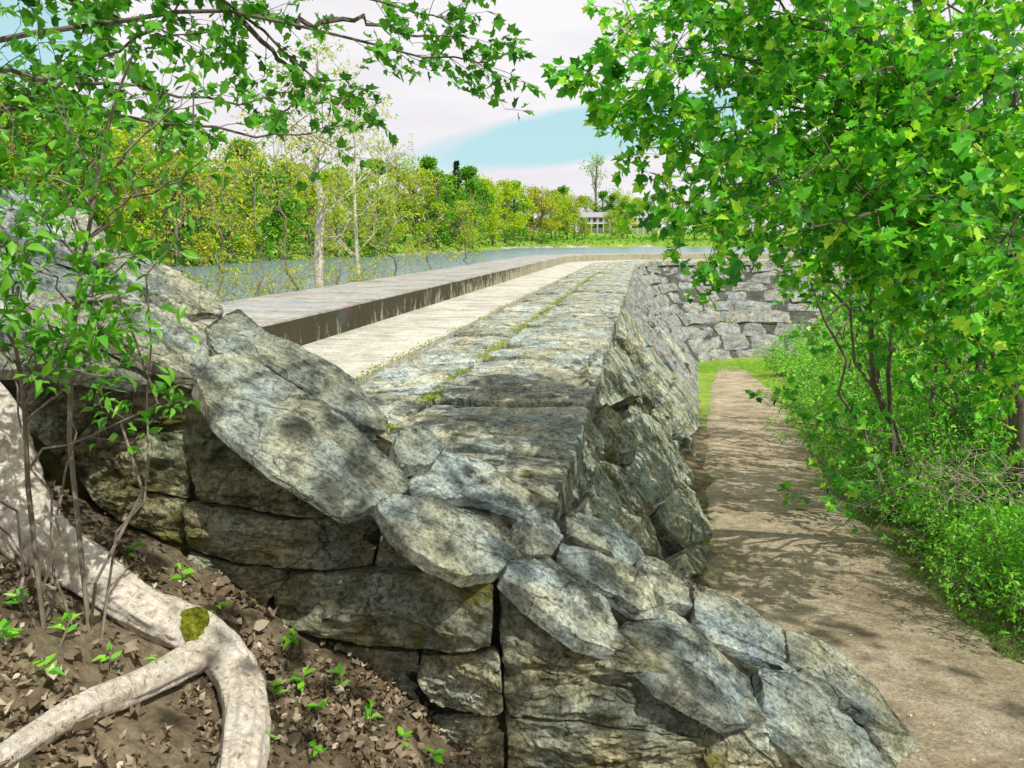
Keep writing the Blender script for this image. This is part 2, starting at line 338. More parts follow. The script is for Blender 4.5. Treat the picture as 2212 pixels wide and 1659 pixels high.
# ---------------------------------------------------------------- stones
def soften(p,k=.04):
    q=[]
    for a,b in zip(p,p[1:]+p[:1]): q+= [a.lerp(b,k),a.lerp(b,1-k)]
    return q
def stone(mb,outline,nrm,thick,bulge=.01,bev=.02,amp=.03,n=48,rings=10,seed=0,grain=None,terr=.6,grow=1.0,fk=.12):
    p=soften([Vector(x) for x in outline]); nrm=Vector(nrm).normalized()
    per=[(b-a).length for a,b in zip(p,p[1:]+p[:1])]; T=sum(per); out=[]; acc=0;i=0
    for k in range(n):
        d=T*k/n
        while acc+per[i]<d: acc+=per[i]; i+=1
        out.append(p[i].lerp(p[(i+1)%len(p)],(d-acc)/per[i]))
    c=sum(out,Vector())/n
    if grain is None:
        grain=max(((a-c) for a in out),key=lambda v:v.length)
    g=(grain-nrm*grain.dot(nrm)).normalized(); h=nrm.cross(g)
    so=Vector((seed*7.3,seed*3.1,seed*1.7)); rs=random.Random(seed)
    size=T/6
    out=[c+(q-c)*grow+(q-c).normalized()*(.02*size*noise.noise(q*6/size+so)+.025*size*noise.noise(q*14/size+so)) for q in out]
    fac=[(rs.uniform(0,6.28),rs.uniform(.1,.8)*size,rs.uniform(.5,1.8)*fk) for _ in range(6)]
    prof=[(1.005,-thick),(1.0,-thick*.5),(1.0,-bev),(.995,-bev*.25),(.985,0)]+[(.965*(1-j/rings)**.9,0) for j in range(rings)]
    vs=[]
    for j,(tt,hh) in enumerate(prof):
        for q in out:
            b=c+(q-c)*tt
            X=(b-c).dot(g); Y=(b-c).dot(h)
            loc=Vector((X*1.4,Y*4.2,0))/max(size,.3)*.8+so
            a=noise.fractal(loc,.75,2.1,6)
            te=round(a*4)/4
            d=amp*(a*(1-terr)+te*terr)*1.6+amp*.35*noise.noise(loc*7)
            for (th,ds,k) in fac:
                e=X*math.cos(th)+Y*math.sin(th)-ds
                if e>0: d-=e*k
            f=1 if j>=3 else (.7 if j==2 else .0)
            v=b+nrm*(hh+bulge*(1-tt*tt)+max(d,-thick*.8)*f)
            if j in(1,2): v+=(q-c).normalized()*amp*.4*noise.noise(Vector((b.dot(g)*4,b.dot(h)*4,j*2.))+so)
            vs.append(v)
    fs=[]
    for j in range(len(prof)-1):
        for k in range(n):
            k2=(k+1)%n; fs.append((j*n+k,j*n+k2,(j+1)*n+k2,(j+1)*n+k))
    a=(out[1]-out[0]).cross(c-out[0])
    L=(len(prof)-1)*n; vs.append(sum((vs[L+k] for k in range(n)),Vector())/n); ci=len(vs)-1
    fs+=[(L+k,L+(k+1)%n,ci) for k in range(n)]
    if a.dot(nrm)<0: fs=[f[::-1] for f in fs]
    mb.add(vs,fs)
wb=c2w(0,3.6,0); wb.z=gh(wb.x,wb.y)-.2
wing=empty('retaining_wall',wb,'low sloping wall of huge rough grey stones descending to the dirt trail in the foreground','stone wall')
nS=(c2w(.55,-.27,1)).normalized()
COP=[
 ([(425,820),(452,765),(500,758),(560,770),(700,880),(885,1022),(892,1045),(760,1106),(600,1005),(480,915)],.05),
 ([(450,690),(520,652),(600,720),(740,795),(845,895),(845,915),(790,915),(680,855),(560,775),(470,745)],.02),
 ([(200,650),(330,665),(455,740),(452,775),(430,812),(330,775),(215,715)],.06),
 ([(270,600),(380,665),(465,695),(450,740),(340,678),(230,640)],-.02),
 ([(200,500),(330,560),(470,630),(492,662),(400,668),(260,595)],.05),
 ([(-80,480),(60,520),(215,570),(280,640),(200,645),(60,625),(-80,580)],.0),
 ([(-80,400),(50,385),(180,435),(255,515),(200,560),(60,515),(-80,475)],.10),
 ([(-80,590),(60,630),(195,650),(210,715),(100,720),(-80,690)],.05),
 ([(-80,700),(100,725),(215,725),(330,785),(425,825),(300,815),(100,790),(-80,780)],-.03),
 ([(560,775),(680,855),(800,925),(855,930),(870,1010),(800,960),(640,838)],-.03),
 ([(860,930),(920,908),(966,958),(935,1000),(870,1004),(853,965)],.05),
 ([(960,962),(1060,1000),(1220,1078),(1212,1102),(1140,1106),(1040,1075),(900,1065),(885,1020),(930,1005)],.01),
 ([(815,1080),(850,1062),(1010,1085),(1110,1130),(1122,1190),(1080,1232),(1010,1240),(930,1205),(860,1150)],.045),
 ([(1138,1110),(1190,1100),(1222,1152),(1195,1196),(1142,1186),(1128,1142)],.05),
 ([(1110,1130),(1135,1110),(1130,1190),(1180,1200),(1100,1215)],-.02),
 ([(1225,1090),(1340,1140),(1400,1190),(1370,1215),(1290,1180),(1225,1145)],-.01),
 ([(1220,1160),(1300,1190),(1400,1240),(1430,1300),(1390,1310),(1300,1270),(1210,1200)],.03),
 ([(1100,1205),(1195,1198),(1310,1288),(1358,1370),(1340,1402),(1262,1382),(1165,1312),(1092,1242)],.045),
 ([(1385,1190),(1470,1222),(1500,1310),(1440,1300),(1400,1240)],.02),
 ([(1320,1290),(1430,1310),(1520,1360),(1640,1440),(1560,1400),(1420,1318),(1370,1330)],-.02),
 ([(1505,1245),(1600,1290),(1690,1350),(1702,1425),(1600,1375),(1510,1325)],.03),
 ([(1500,1330),(1600,1380),(1700,1435),(1860,1540),(1850,1560),(1720,1445),(1640,1425),(1540,1375)],.0),
 ([(1360,1330),(1425,1322),(1560,1400),(1632,1455),(1645,1545),(1580,1560),(1440,1482),(1348,1392)],.045),
 ([(1700,1350),(1780,1385),(1880,1450),(1985,1580),(1930,1570),(1860,1530),(1710,1425)],.04),
 ([(1645,1432),(1720,1448),(1850,1560),(1935,1650),(1890,1690),(1760,1635),(1655,1545)],.045),
 ([(1870,1550),(1980,1590),(2010,1660),(1950,1650)],-.01),
]
for i,(o,off) in enumerate(COP):
    m=MB(); stone(m,[on_slope(*q,off) for q in o],nS,.075,.001,.005,.014,n=96,rings=18,seed=i+1,grain=c2w(1,0,-.55),grow=.995,fk=.10)
    m.build('coping_stone',M['coping'],wing,True,32)
nF=c2w(0,-1,.1).normalized()
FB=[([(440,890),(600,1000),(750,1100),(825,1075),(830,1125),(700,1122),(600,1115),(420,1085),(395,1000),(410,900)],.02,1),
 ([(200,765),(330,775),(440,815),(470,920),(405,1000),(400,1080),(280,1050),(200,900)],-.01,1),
 ([(390,1090),(600,1125),(800,1128),(826,1155),(800,1228),(700,1234),(500,1222),(400,1190)],.035,0),
 ([(830,1130),(880,1165),(930,1225),(890,1242),(805,1240)],.0,0),
 ([(575,1290),(620,1250),(760,1240),(950,1242),(1062,1252),(1070,1330),(1060,1400),(1000,1412),(800,1395),(640,1370),(590,1340)],.075,0),
 ([(910,1415),(1078,1418),(1088,1540),(1000,1548),(930,1520),(900,1470)],.045,0),
 ([(640,1380),(760,1405),(905,1412),(905,1560),(780,1540),(660,1480)],-.02,0),
 ([(1072,1258),(1110,1262),(1260,1385),(1345,1400),(1500,1500),(1520,1600),(1400,1585),(1250,1560),(1092,1550)],.03,0),
 ([(1092,1558),(1250,1570),(1400,1593),(1530,1610),(1560,1700),(1400,1760),(1100,1740)],.055,0),
 ([(1500,1505),(1570,1550),(1640,1540),(1760,1630),(1890,1690),(1880,1780),(1700,1760),(1530,1700)],.01,0),
 ([(905,1555),(1088,1553),(1090,1680),(900,1660)],-.01,0),
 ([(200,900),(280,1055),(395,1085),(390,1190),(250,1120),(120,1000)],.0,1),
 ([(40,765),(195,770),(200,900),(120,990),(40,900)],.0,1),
 ([(400,1195),(500,1225),(700,1238),(620,1250),(575,1300),(580,1380),(430,1300)],-.02,0),
 ([(880,1170),(960,1215),(1090,1245),(1060,1250),(950,1240)],-.01,0),
]
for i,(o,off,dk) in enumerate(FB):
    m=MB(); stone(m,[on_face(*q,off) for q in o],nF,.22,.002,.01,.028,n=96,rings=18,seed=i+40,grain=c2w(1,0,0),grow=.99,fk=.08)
    m.build('face_block',M['faceshade'] if dk else M['face'],wing,True,32)
m=MB()
n=30; vs=[];fs=[]
for i in range(n+1):
    x=-4.2+(1.72+4.2)*i/n; y0=yf(x)+.09
    vs+=[c2w(x,y0-.02,-2.9),c2w(x,y0,slopez(x,y0)-.06),c2w(x,3.78,slopez(x,3.78)-.06),c2w(x,3.85,-2.9)]
for i in range(n):
    for k in range(3): fs.append((i*4+k,i*4+k+1,(i+1)*4+k+1,(i+1)*4+k))
fs+=[(0,3,2,1),tuple(n*4+k for k in range(4))]
m.add(vs,fs)
m.build('rubble_core',M['core'],wing)

# ---------------------------------------------------------------- dam
RR=6.42; SE=CYY+RR*math.pi/2
def dp(L,s,z):
    if s<=CYY: return Vector((L,s,z))
    r=CX-L
    if s<SE:
        a=(s-CYY)/RR; return Vector((CX-r*math.cos(a),CYY+r*math.sin(a),z))
    return Vector((CX+s-SE,CYY+r,z))
def dirL(s):
    if s<=CYY: return Vector((1,0,0))
    a=min(math.pi/2,(s-CYY)/RR); return Vector((math.cos(a),-math.sin(a),0))
def sweep(mb,sec,ss,jit=0):
    n=len(sec); vs=[];fs=[]
    for s in ss:
        for L,z in sec: 
            v=dp(L,s,z)
            if jit: v+=Vector((noise.noise(v*3)*jit,0,noise.noise(v*3+Vector((9,0,0)))*jit))
            vs.append(v)
    for i in range(len(ss)-1):
        for k in range(n):
            k2=(k+1)%n; fs.append((i*n+k,(i+1)*n+k,(i+1)*n+k2,i*n+k2))
    fs+=[tuple(range(n)),tuple((len(ss)-1)*n+k for k in range(n))[::-1]]
    mb.add(vs,fs)
SS=list(np.arange(3.9,CYY,1.0))+list(np.linspace(CYY,SE,12))+[SE+k*3 for k in range(1,24)]
dam=empty('stone_dam',(-3,4,-2.6),'long masonry dam with flagstone top, pale concrete walkway and kerb, curving right far away','dam')
m=MB(); sweep(m,[(EDGE-.16,-1.45),(-6.1,-1.45),(-6.1,-8),(EDGE-.16+BAT*6.5,-8)],SS); m.build('rubble_core',M['damcore'],dam)
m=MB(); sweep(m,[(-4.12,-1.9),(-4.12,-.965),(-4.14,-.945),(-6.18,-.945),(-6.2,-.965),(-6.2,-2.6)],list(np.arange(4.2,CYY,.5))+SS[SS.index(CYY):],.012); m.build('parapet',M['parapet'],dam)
m=MB(); s=3.9
while s<SE+60:
    e=s+3.0; sub=list(np.linspace(s+.012,e-.012,5)); sweep(m,[(-2.63,-1.44),(-2.63,-1.305),(-4.12,-1.305),(-4.12,-1.44)],sub); s=e
m.build('walkway',M['walk'],dam)
sd=100
far_m=MB()
for (L0,L1,h0) in [(EDGE+.03,-1.68,.03),(-1.72,-2.58,-.01)]:
    s=3.7 if L0>-1 else 3.9
    while s<SE+55:
        ln=rng.uniform(.8,1.6)*(1.25 if s>20 else 1); e=s+ln; sd+=1
        j=lambda a: rng.uniform(-a,a)
        z=TOPZ+h0+j(.018); sk=j(.14)
        pts=[(L0+j(.025),s+.02+sk*.5),(L0+j(.025),(s+e)/2),(L0+j(.025),e-.02),((L0+L1)/2,e-.02+j(.08)),(L1+.02+j(.03),e-.025),(L1+.02+j(.03),(s+e)/2),(L1+.02+j(.03),s+.025),((L0+L1)/2,s+.02+j(.06))]
        o=[dp(a,b,z) for a,b in pts]
        near=s<15
        mb=MB() if near else far_m
        stone(mb,o,(j(.02),j(.02),1),.26,.006,.02,.02,n=72 if near else 24,rings=14 if near else 4,seed=sd,grain=dirL(s)*1.0+Vector((0,.35,0)),fk=.05,grow=1.0)
        if near: mb.build('flagstone',M['damtop'],dam,True,32)
        s=e
far_m.build('flagstone_run',M['damtop'],dam,True)['kind']='stuff'
nB=Vector((1,0,BAT)).normalized()
BS=[([(1238,930),(1284,885),(1300,940),(1290,1085),(1240,1105),(1215,1065)],-.06,(0,-.1,0)),
 ([(1300,990),(1362,1012),(1482,1195),(1475,1225),(1380,1170),(1292,1095)],.02,(0,-.15,.15)),
 ([(1372,882),(1470,930),(1502,1000),(1472,1055),(1447,1078),(1388,1000)],.10,(0,.1,.15)),
 ([(1304,872),(1362,880),(1376,998),(1312,975)],-.03,(0,-.1,.1)),
 ([(1488,1012),(1530,1075),(1562,1155),(1520,1178),(1452,1090)],.08,(0,-.25,0)),
 ([(1320,745),(1388,765),(1392,850),(1312,862),(1302,800)],.02,(0,-.2,.15)),
 ([(1397,745),(1448,778),(1458,860),(1402,868)],-.04,(0,.15,-.1)),
 ([(1462,795),(1508,850),(1516,932),(1480,925),(1452,880)],.08,(0,.1,-.1)),
 ([(1342,665),(1398,690),(1436,748),(1386,745),(1330,728)],-.03,(0,.1,.1)),
 ([(1410,690),(1460,722),(1500,792),(1450,765)],.05,(0,-.1,0)),
 ([(1485,1180),(1540,1180),(1555,1160),(1600,1210),(1560,1240),(1500,1235)],.02,(0,-.1,0)),
 ([(1450,1215),(1480,1230),(1510,1260),(1500,1300),(1440,1280)],.0,(0,0,0)),
 ([(1264,790),(1300,740),(1303,860),(1285,875),(1262,850)],-.08,(0,0,0))]
for i,(o,off,dn) in enumerate(BS):
    m=MB(); stone(m,[on_batter(*q,off) for q in o],nB+Vector(dn),.35,.008,.015,.035,n=72,rings=14,seed=i+300,grow=.985,fk=.18)
    m.build('face_stone',M['batter'],dam,True,32)
FM=MB()
def facept(s,t,off=0):
    n=dirL(s); k=math.hypot(1,BAT)
    p=dp(EDGE-.04+BAT*t/k,s,TOPZ-.2-t/k); return p+(n+Vector((0,0,BAT))).normalized()*off
t0=0; row=0
heights=[.55,.6,.6,.7,.65,.75,.8,.9,.9,.95,.9]
st0=[9.2,9.6,8.8,8.6,8.6,9.4,10.5,12,13,14,15]
for hh in heights:
    s=st0[row]
    while s<SE+26:
        far=s>15
        ln=rng.uniform(.5,1.3)*(1.3 if far else 1)*(1 if s<CYY-2 else 1.35+.12*row)
        pm=facept(s+ln/2,t0+hh*.2)
        if pm.z>gh(pm.x,pm.y)-.4:
            j=lambda a: rng.uniform(-a,a); g=.012 if far else .03; sk=j(.2 if not far else .16)
            q=[(s+g+sk,t0+g+j(.08)),(s+ln/2,t0+g+j(.1)),(s+ln-g+sk+j(.06),t0+g+j(.08)),(s+ln-g+j(.08),t0+hh/2),(s+ln-g-sk+j(.06),t0+hh-g+j(.08)),(s+ln/2,t0+hh-g+j(.1)),(s+g-sk,t0+hh-g+j(.08)),(s+g+j(.06),t0+hh/2)]
            off=j(.09)
            nn=(dirL(s+ln/2)+Vector((0,0,BAT))).normalized()
            nn=(nn+Vector((j(.2),j(.2),j(.2)))).normalized()
            sd+=1; mb=FM if far else MB()
            stone(mb,[facept(a,b,off) for a,b in q],nn,.4,.015,.02,.045,n=28 if far else 56,rings=5 if far else 11,seed=sd,grow=1.05 if far else .99,fk=.14)
            if not far: mb.build('face_stone',M['batter'],dam,True,32)
        s+=ln
    t0+=hh; row+=1
FM.build('face_masonry',M['farface'],dam,True,40)['kind']='stuff'
L=[]
for i in range(8000):
    s=3.9+26*rng.random()**1.6; Lx=rng.choice([-1.7,-1.7,-1.7,-2.6])+rng.gauss(0,.045)
    if noise.noise(Vector((Lx,s*1.3,0)))<-.1: continue
    L.append((Lx,s,TOPZ+.01,rng.gauss(0,.6),rng.gauss(0,.6),.5,rng.uniform(.012,.04)))
tag(leaf_obj('joint_moss',L,OVAL,M['moss']),'green moss and tiny weeds growing in the joint between the flagstones','moss',kind='stuff')

# ---------------------------------------------------------------- plants helpers
def rv(r,s=1): return Vector((r.gauss(0,s),r.gauss(0,s),r.gauss(0,s)))
def along(pts,t):
    x=t*(len(pts)-1); i=min(int(x),len(pts)-2); return pts[i].lerp(pts[i+1],x-i),(pts[i+1]-pts[i]).normalized()
def curve(a,b,n=7,sag=.1,jit=.04,r=rng):
    L=(b-a).length; return [a.lerp(b,i/n)+Vector((0,0,sag*L*math.sin(math.pi*i/n)))+rv(r,jit*L*.5)*(0<i<n) for i in range(n+1)]
def twigs(mb,LV,pts,nt,ln,nl,ls,r,start=.25,up=.15,sub=2,droop=.35,rad=.004,spread=.75):
    for i in range(nt):
        t=start+(1-start)*r.random()
        if i<2: t=1.0
        p,d=along(pts,t); q=rv(r); q=(q-d*q.dot(d)).normalized()
        dd=(d*.7+q*spread+Vector((0,0,up))).normalized(); l=ln*r.uniform(.5,1.1)
        tp=[p]
        for k in range(4):
            dd=(dd+rv(r,.13)+Vector((0,0,-droop*.12))).normalized(); tp.append(tp[-1]+dd*l/4)
        mb.tube(tp,[rad,rad*.9,rad*.75,rad*.6,rad*.4],3)
        for _ in range(nl):
            tt=r.uniform(.25,1.05); a,b=along(tp,min(tt,1)); q=rv(r)
            ld=(b*.5+q*.7+Vector((0,0,-droop))).normalized(); s_=ls*r.uniform(.5,1.25)
            a=a+ld*.02; LV.append((a.x,a.y,a.z,ld.x,ld.y,ld.z,s_))
        if sub>0:
            twigs(mb,LV,tp,sub,l*.55,nl,ls,r,.2,up,0,droop,rad*.7,spread)

# right-hand maple ---------------------------------------------------------
r=random.Random(11)
base=P(2230,900,6.4); base=ground_pt(base.x,base.y)
mt=empty('maple_tree',base,'big leafy green maple overhanging the trail from the right edge of the picture','tree')
tk=[base-Vector((0,0,.2)),P(2200,870,6.3),P(2150,700,6.1),P(2130,500,5.8),P(2080,300,5.5),P(2000,60,5.3),P(1950,-300,5.0),P(1900,-700,4.8),P(1880,-1100,4.7)]
mb=MB(); mb.tube(tk,[.07,.065,.06,.06,.055,.055,.05,.045,.02],8,.15); mb.build('trunk',M['bark'],mt,True)
TG=[(1370,40,4.4),(1380,140,4.3),(1400,100,5.0),(1460,130,5.2),(1430,240,4.7),(1410,320,4.4),(1490,330,5),(1510,410,4.8),(1540,490,5.2),(1570,400,4.0),(1650,450,3.7),(1760,490,3.5),(1660,330,5),(1560,190,4.2),(1670,120,4.6),(1780,40,4.2),(1820,250,4.8),(1900,400,4.0),(2100,280,3.6),(2180,500,3.3),(1980,500,4.5),(1850,540,4.8),(1900,150,4.0),(2100,60,3.7),(2250,150,3.4),(1560,30,5.2),(1660,400,6.2),(1770,450,6.5),(1850,350,6.5),(1690,220,6.4),(2200,400,4.5),(2080,640,4.2),(2220,720,3.9),(1740,530,6),(1560,300,6),(1620,510,5.6),(1440,-20,4.2),(2140,760,4.8),(1960,650,5.2),(2200,840,4.6)]
bmB=MB(); LV=[]
for i,(dx,dy,d) in enumerate(TG):
    tgt=P(dx,dy,d); 
    zz=min(max(tgt.z-.1,-1.0),3.5)
    cands=[along(tk,q/40)[0] for q in range(6,38)]
    st=min(cands,key=lambda c:abs(c.z-(zz+.0-.35*(Vector((c.x,c.y))-Vector((tgt.x,tgt.y))).length*.6)))
    c=curve(st,tgt,8,.10,.05,r); l=(tgt-st).length
    mb=bmB; mb.tube(c,[.022-.019*(k/8)**.7 for k in range(9)],5)
    twigs(mb,LV,c,int(8+l*5),.38,8,.062,r,.3,.15,2,.35,.0028)
for i in range(22):  # unseen overhead limbs, added to throw dappled shade on dam and trail
    tgt=Vector((r.uniform(.6,6.8),r.uniform(-3.5,4.5),r.uniform(3.0,5.0))); rd=math.hypot(tgt.x,tgt.y)
    tgt.z=max(tgt.z,.30*rd+1.3)
    st=along(tk,r.uniform(.7,.95))[0]; c=curve(st,tgt,8,.08,.05,r); bmB.tube(c,[.03-.025*(k/8) for k in range(9)],4)
    twigs(bmB,LV,c,11,.6,4,.11,r,.4,.1,1,.3)
bmB.build('branch',M['bark'],mt)['kind']='stuff'; leaf_obj('crown',LV,MAPLE,M['maple'],mt,.5)
print('maple leaves',len(LV))

# thicket trees on the right -------------------------------------------------
TH=[(2010,1780,8.0,'slim brown tree leaning far left over the trail from the thicket'),(2080,1900,9.0,'thin pale-stemmed tree just right of the most leaning tree of the thicket'),
    (1970,1820,11.0,'slender tree at the left edge of the thicket beside the trail'),(2140,2040,8.5,'dark thin tree in the thicket behind the shrubs'),
    (2240,2080,7.5,'tree leaning left near the right edge beside the maple trunk'),(1870,1820,15.0,'small distant green tree at the far end of the trail'),(1930,1900,13.0,'tall leafy tree at the back of the thicket'),(2290,2300,10.5,'leafy tree at the far right behind the maple')]
for i,(bx,tx,d,lab) in enumerate(TH):
    b=P(bx,700,d); b=ground_pt(b.x,b.y); e=empty('thicket_tree',b,lab,'tree','trees of the thicket right of the trail')
    top=P(tx,-50 if d<10 else 60,d-.5)
    stems=[curve(b-Vector((0,0,.1)),top,10,.0,.03,r)]
    for q in range(3): stems.append(curve(b+Vector((r.uniform(-.3,.3),r.uniform(-.3,.3),-.05)),top+Vector((r.uniform(-1.0,1.1),r.uniform(-.8,.8),-r.uniform(.3,1.2))),10,.03,.04,r))
    for q,c in enumerate(stems):
        m=MB(); r0=.035 if q==0 else r.uniform(.014,.026); m.tube(c,[r0*(1-.75*k/10) for k in range(11)],6); m.build('trunk',M['twig'] if (i+q)%2 else M['bark'],e,True)
    LV=[]
    for q,c0 in enumerate(stems):
        bm_=MB()
        for k in range(7 if q==0 else 4):
            p,dd=along(c0,r.uniform(.08,1)); qq=Vector((r.gauss(.2,1),r.gauss(0,1),r.uniform(0,.9))).normalized()
            cc=curve(p,p+qq*r.uniform(.5,1.3),5,.05,.05,r); bm_.tube(cc,[.012-.009*x/5 for x in range(6)],4)
            twigs(bm_,LV,cc,6,.45,5,.085,r,.3,.15,2,.35,.004)
        bm_.build('branch',M['twig'],e)['kind']='stuff'
    leaf_obj('crown',LV,MAPLE,M['maple'],e,.5)

# low shrubs right of trail ---------------------------------------------------
protos=[]
for v in range(4):
    LV=[]; m=MB(); 
    for k in range(34):
        d=Vector((r.gauss(0,.7),r.gauss(0,.7),r.uniform(.4,1.3))).normalized(); c=curve(Vector((r.gauss(0,.1),r.gauss(0,.1),-.05)),d*r.uniform(.3,.9),5,.05,.08,r)
        m.tube(c,[.006,.005,.005,.004,.003,.002],3); twigs(m,LV,c,8,.22,7,.042,r,.2,.2,1,.1,.002)
    protos.append((m,LV))
SHB=[(1690,812,2.0),(1780,810,2.6),(1860,820,3.0),(1950,830,3.2),(1735,858,1.8),(1810,880,2.2),(1880,880,2.6),(1785,930,1.6),(1850,950,2.0),(1960,900,2.8),(2060,900,3.0),(2180,900,3.0),(1840,1000,1.4),(1920,1000,1.9),(2010,980,2.4),(2110,970,2.6),(2220,980,2.6),(1885,1060,1.15),(1960,1060,1.5),(2050,1050,2.0),(2160,1050,2.2),(1965,1130,1.0),(2050,1120,1.45),(2150,1130,1.75),(2250,1120,2.0),(2050,1200,1.0),(2130,1200,1.3),(2220,1210,1.6),(2140,1280,.9),(2230,1290,1.25),(2210,1355,.9),(2310,1380,1.2)]
shm={}
for i,(dx,dy,sc) in enumerate(SHB):
    b=G(dx,dy); v=i%4
    side='small' if sc<1.3 else ('medium' if sc<2.1 else 'large')
    e=empty('shrub',b,f'{side} bright green small-leaved shrub right of the trail, number {i+1} counting from the far end','shrub','low shrubs along the right side of the trail')
    if v not in shm:
        m,LV=protos[v]; LW=[(a+b.x,b_+b.y,c_+b.z,*rest) for a,b_,c_,*rest in LV]; m.v=[(a+b.x,b_+b.y,c_+b.z) for a,b_,c_ in m.v]
        o1=m.build('stem',M['twig'],e); o2=leaf_obj('foliage',LW,OVAL,M['under'],e,.5); shm[v]=(o1,o2)
    else:
        for o in shm[v]:
            c=o.copy(); COL.objects.link(c); c.parent=e
    e.rotation_euler.z=r.uniform(0,6.28); e.scale=(sc*r.uniform(.85,1.1),sc*r.uniform(.85,1.1),sc*r.uniform(.75,1.05))
m=MB()
for i in range(60):
    a=P(r.uniform(1980,2250),r.uniform(920,1000),r.uniform(4.6,6.0)); g=gh(a.x,a.y); a.z=max(g+.05,min(a.z,g+1.0))
    b=a+Vector((r.gauss(0,.45),r.gauss(0,.3),r.uniform(-.2,.25))); m.tube(curve(a,b,5,r.uniform(0,.25),.08,r),[.0035,.003,.0028,.0025,.002,.0015],3)
tag(m.build('dry_brush',M['deadtwig']),'tangle of pale dry leafless twigs among the shrubs right of the trail','brush',kind='stuff')
L=[]
def tuft(p,n,h,s=.05):
    for _ in range(n): L.append((p.x+r.gauss(0,s),p.y+r.gauss(0,s),p.z-.01,r.gauss(0,.35),r.gauss(0,.35),1,h*r.uniform(.5,1.2)))
for i,(a,b) in enumerate(rr):
    for k in range(14 if i>10 else 45):
        if i<80:
            q=b+Vector((abs(r.gauss(0,.35))-.18,r.gauss(0,.3),0)); tuft(ground_pt(q.x,q.y),7,.085)
        if i<56:
            q=a+Vector((r.gauss(.06,.14),r.gauss(0,.3),0)); tuft(ground_pt(q.x,q.y),5,.07)
for k in range(3000):
    q=G(r.uniform(1490,1680),r.uniform(765,806)); tuft(q,3,.22,.25)
tag(leaf_obj('grass',L,BLADE,M['grass'],None,.5,(1,0,.2)),'short green grass along the trail edges and at its far end','grass',kind='stuff')
m=MB()
for i in range(350):
    a,b=rr[r.randrange(20,len(rr)-4)]; q=a.lerp(b,r.random()); s=r.uniform(.004,.014); q.z=gh(q.x,q.y)+.03
    w_=[q+Vector((x*s*r.uniform(.6,1.2),y*s*r.uniform(.6,1.2),z*s*.6)) for x,y,z in [(1,0,0),(0,1,0),(-1,0,0),(0,-1,0),(0,0,1),(0,0,-1)]]
    m.add(w_,[(0,1,4),(1,2,4),(2,3,4),(3,0,4),(1,0,5),(2,1,5),(3,2,5),(0,3,5)])
tag(m.build('pebbles',M['pebble']),'loose pebbles scattered over the dirt trail','pebbles',kind='stuff')
L=[]
for i in range(22000):
    x=r.uniform(-3.4,1.2); y=r.uniform(.9,3.4)
    if x>.0 and r.random()<.75: continue
    w_=c2w(x,y,0)
    if noise.noise(w_*2.5)<-.12 and r.random()<.75: continue
    z=gh(w_.x,w_.y)+r.uniform(.0,.04); L.append((w_.x,w_.y,z,r.gauss(0,1),r.gauss(0,1),r.gauss(0,.4),r.choice([.02,.03,.03,.045,.06])*r.uniform(.7,1.2)))
tag(leaf_obj('leaf_litter',L,CRUMP,M['dead'],None,1.0),'brown fallen leaves covering the ground in front of the stone wall','dead leaves',kind='stuff')
SD=[(300,1200,7),(370,1110,9),(90,1000,9),(180,960,7),(50,1310,8),(20,1400,9),(240,1430,6),(110,1460,6),(620,1390,6),(650,1490,8),(740,1480,6),(690,1560,5),(870,1610,6),(450,1340,5),(560,1600,6),(1050,1620,5),(330,1450,5),(800,1560,5),(600,1500,5),(270,1300,5),(400,1250,5),(700,1620,6),(130,1380,6),(940,1640,5)]
for i,(dx,dy,n) in enumerate(SD):
    b=G(dx,dy+25); e=empty('seedling',b,f'small green seedling in the leaf litter, number {i+1} of those below the wall','seedling','seedlings in the leaf litter')
    m=MB(); h=.09 if dy>1100 else .15; top=b+Vector((r.gauss(0,.02),r.gauss(0,.02),h)); m.tube([b,b.lerp(top,.5),top],[.003,.0025,.002],4); m.build('stem',M['twig'],e)
    L=[]
    for k in range(n):
        a=r.uniform(0,6.28); q=b.lerp(top,r.uniform(.4,1)); L.append((q.x,q.y,q.z,math.cos(a),math.sin(a),r.uniform(0,.5),r.uniform(.04,.07)))
    leaf_obj('foliage',L,OVAL,M['under'],e,.3)

# root ------------------------------------------------------------------------
def smooth_pts(pl,n):
    out=[]
    for i in range(n+1):
        x=i/n*(len(pl)-1); k=min(int(x),len(pl)-2); f=x-k
        p0,p1,p2,p3=pl[max(k-1,0)],pl[k],pl[k+1],pl[min(k+2,len(pl)-1)]
        out.append(.5*((2*p1)+(p2-p0)*f+(2*p0-5*p1+4*p2-p3)*f*f+(3*p1-p0-3*p2+p3)*f**3))
    return out
def gr(dx,dy,l=.07): return G(dx,dy+25)+Vector((0,0,l))
rp=[P(-130,780,2.95),P(-30,910,2.9),P(10,1020,2.85),P(75,1150,2.8),gr(185,1260,.10),gr(310,1345,.10),gr(420,1400,.10),gr(500,1460,.09),gr(532,1550,.08),gr(520,1680,.05),gr(470,1800,-.05)]
rad=[.11,.11,.11,.105,.088,.08,.08,.082,.078,.07,.06]
b0=ground_pt(rp[5].x,rp[5].y)
root=empty('tree_root',b0,'thick bare pale weathered tree root snaking over the leaf litter at lower left','root')
m=MB(); spr=smooth_pts(rp,150); rs=[float(np.interp(i/15,range(11),rad)) for i in range(151)]
m.tube(spr,rs,56,.22,3); m.build('root_trunk',M['root'],root,True)
m=MB(); fp=smooth_pts([gr(455,1420,.08),gr(390,1460,.07),gr(290,1500,.06),gr(170,1550,.05),gr(50,1600,.02),gr(-80,1650,-.02)],60); m.tube(fp,[.062-.032*i/60 for i in range(61)],40,.22,9); m.build('root_fork',M['root'],root,True)
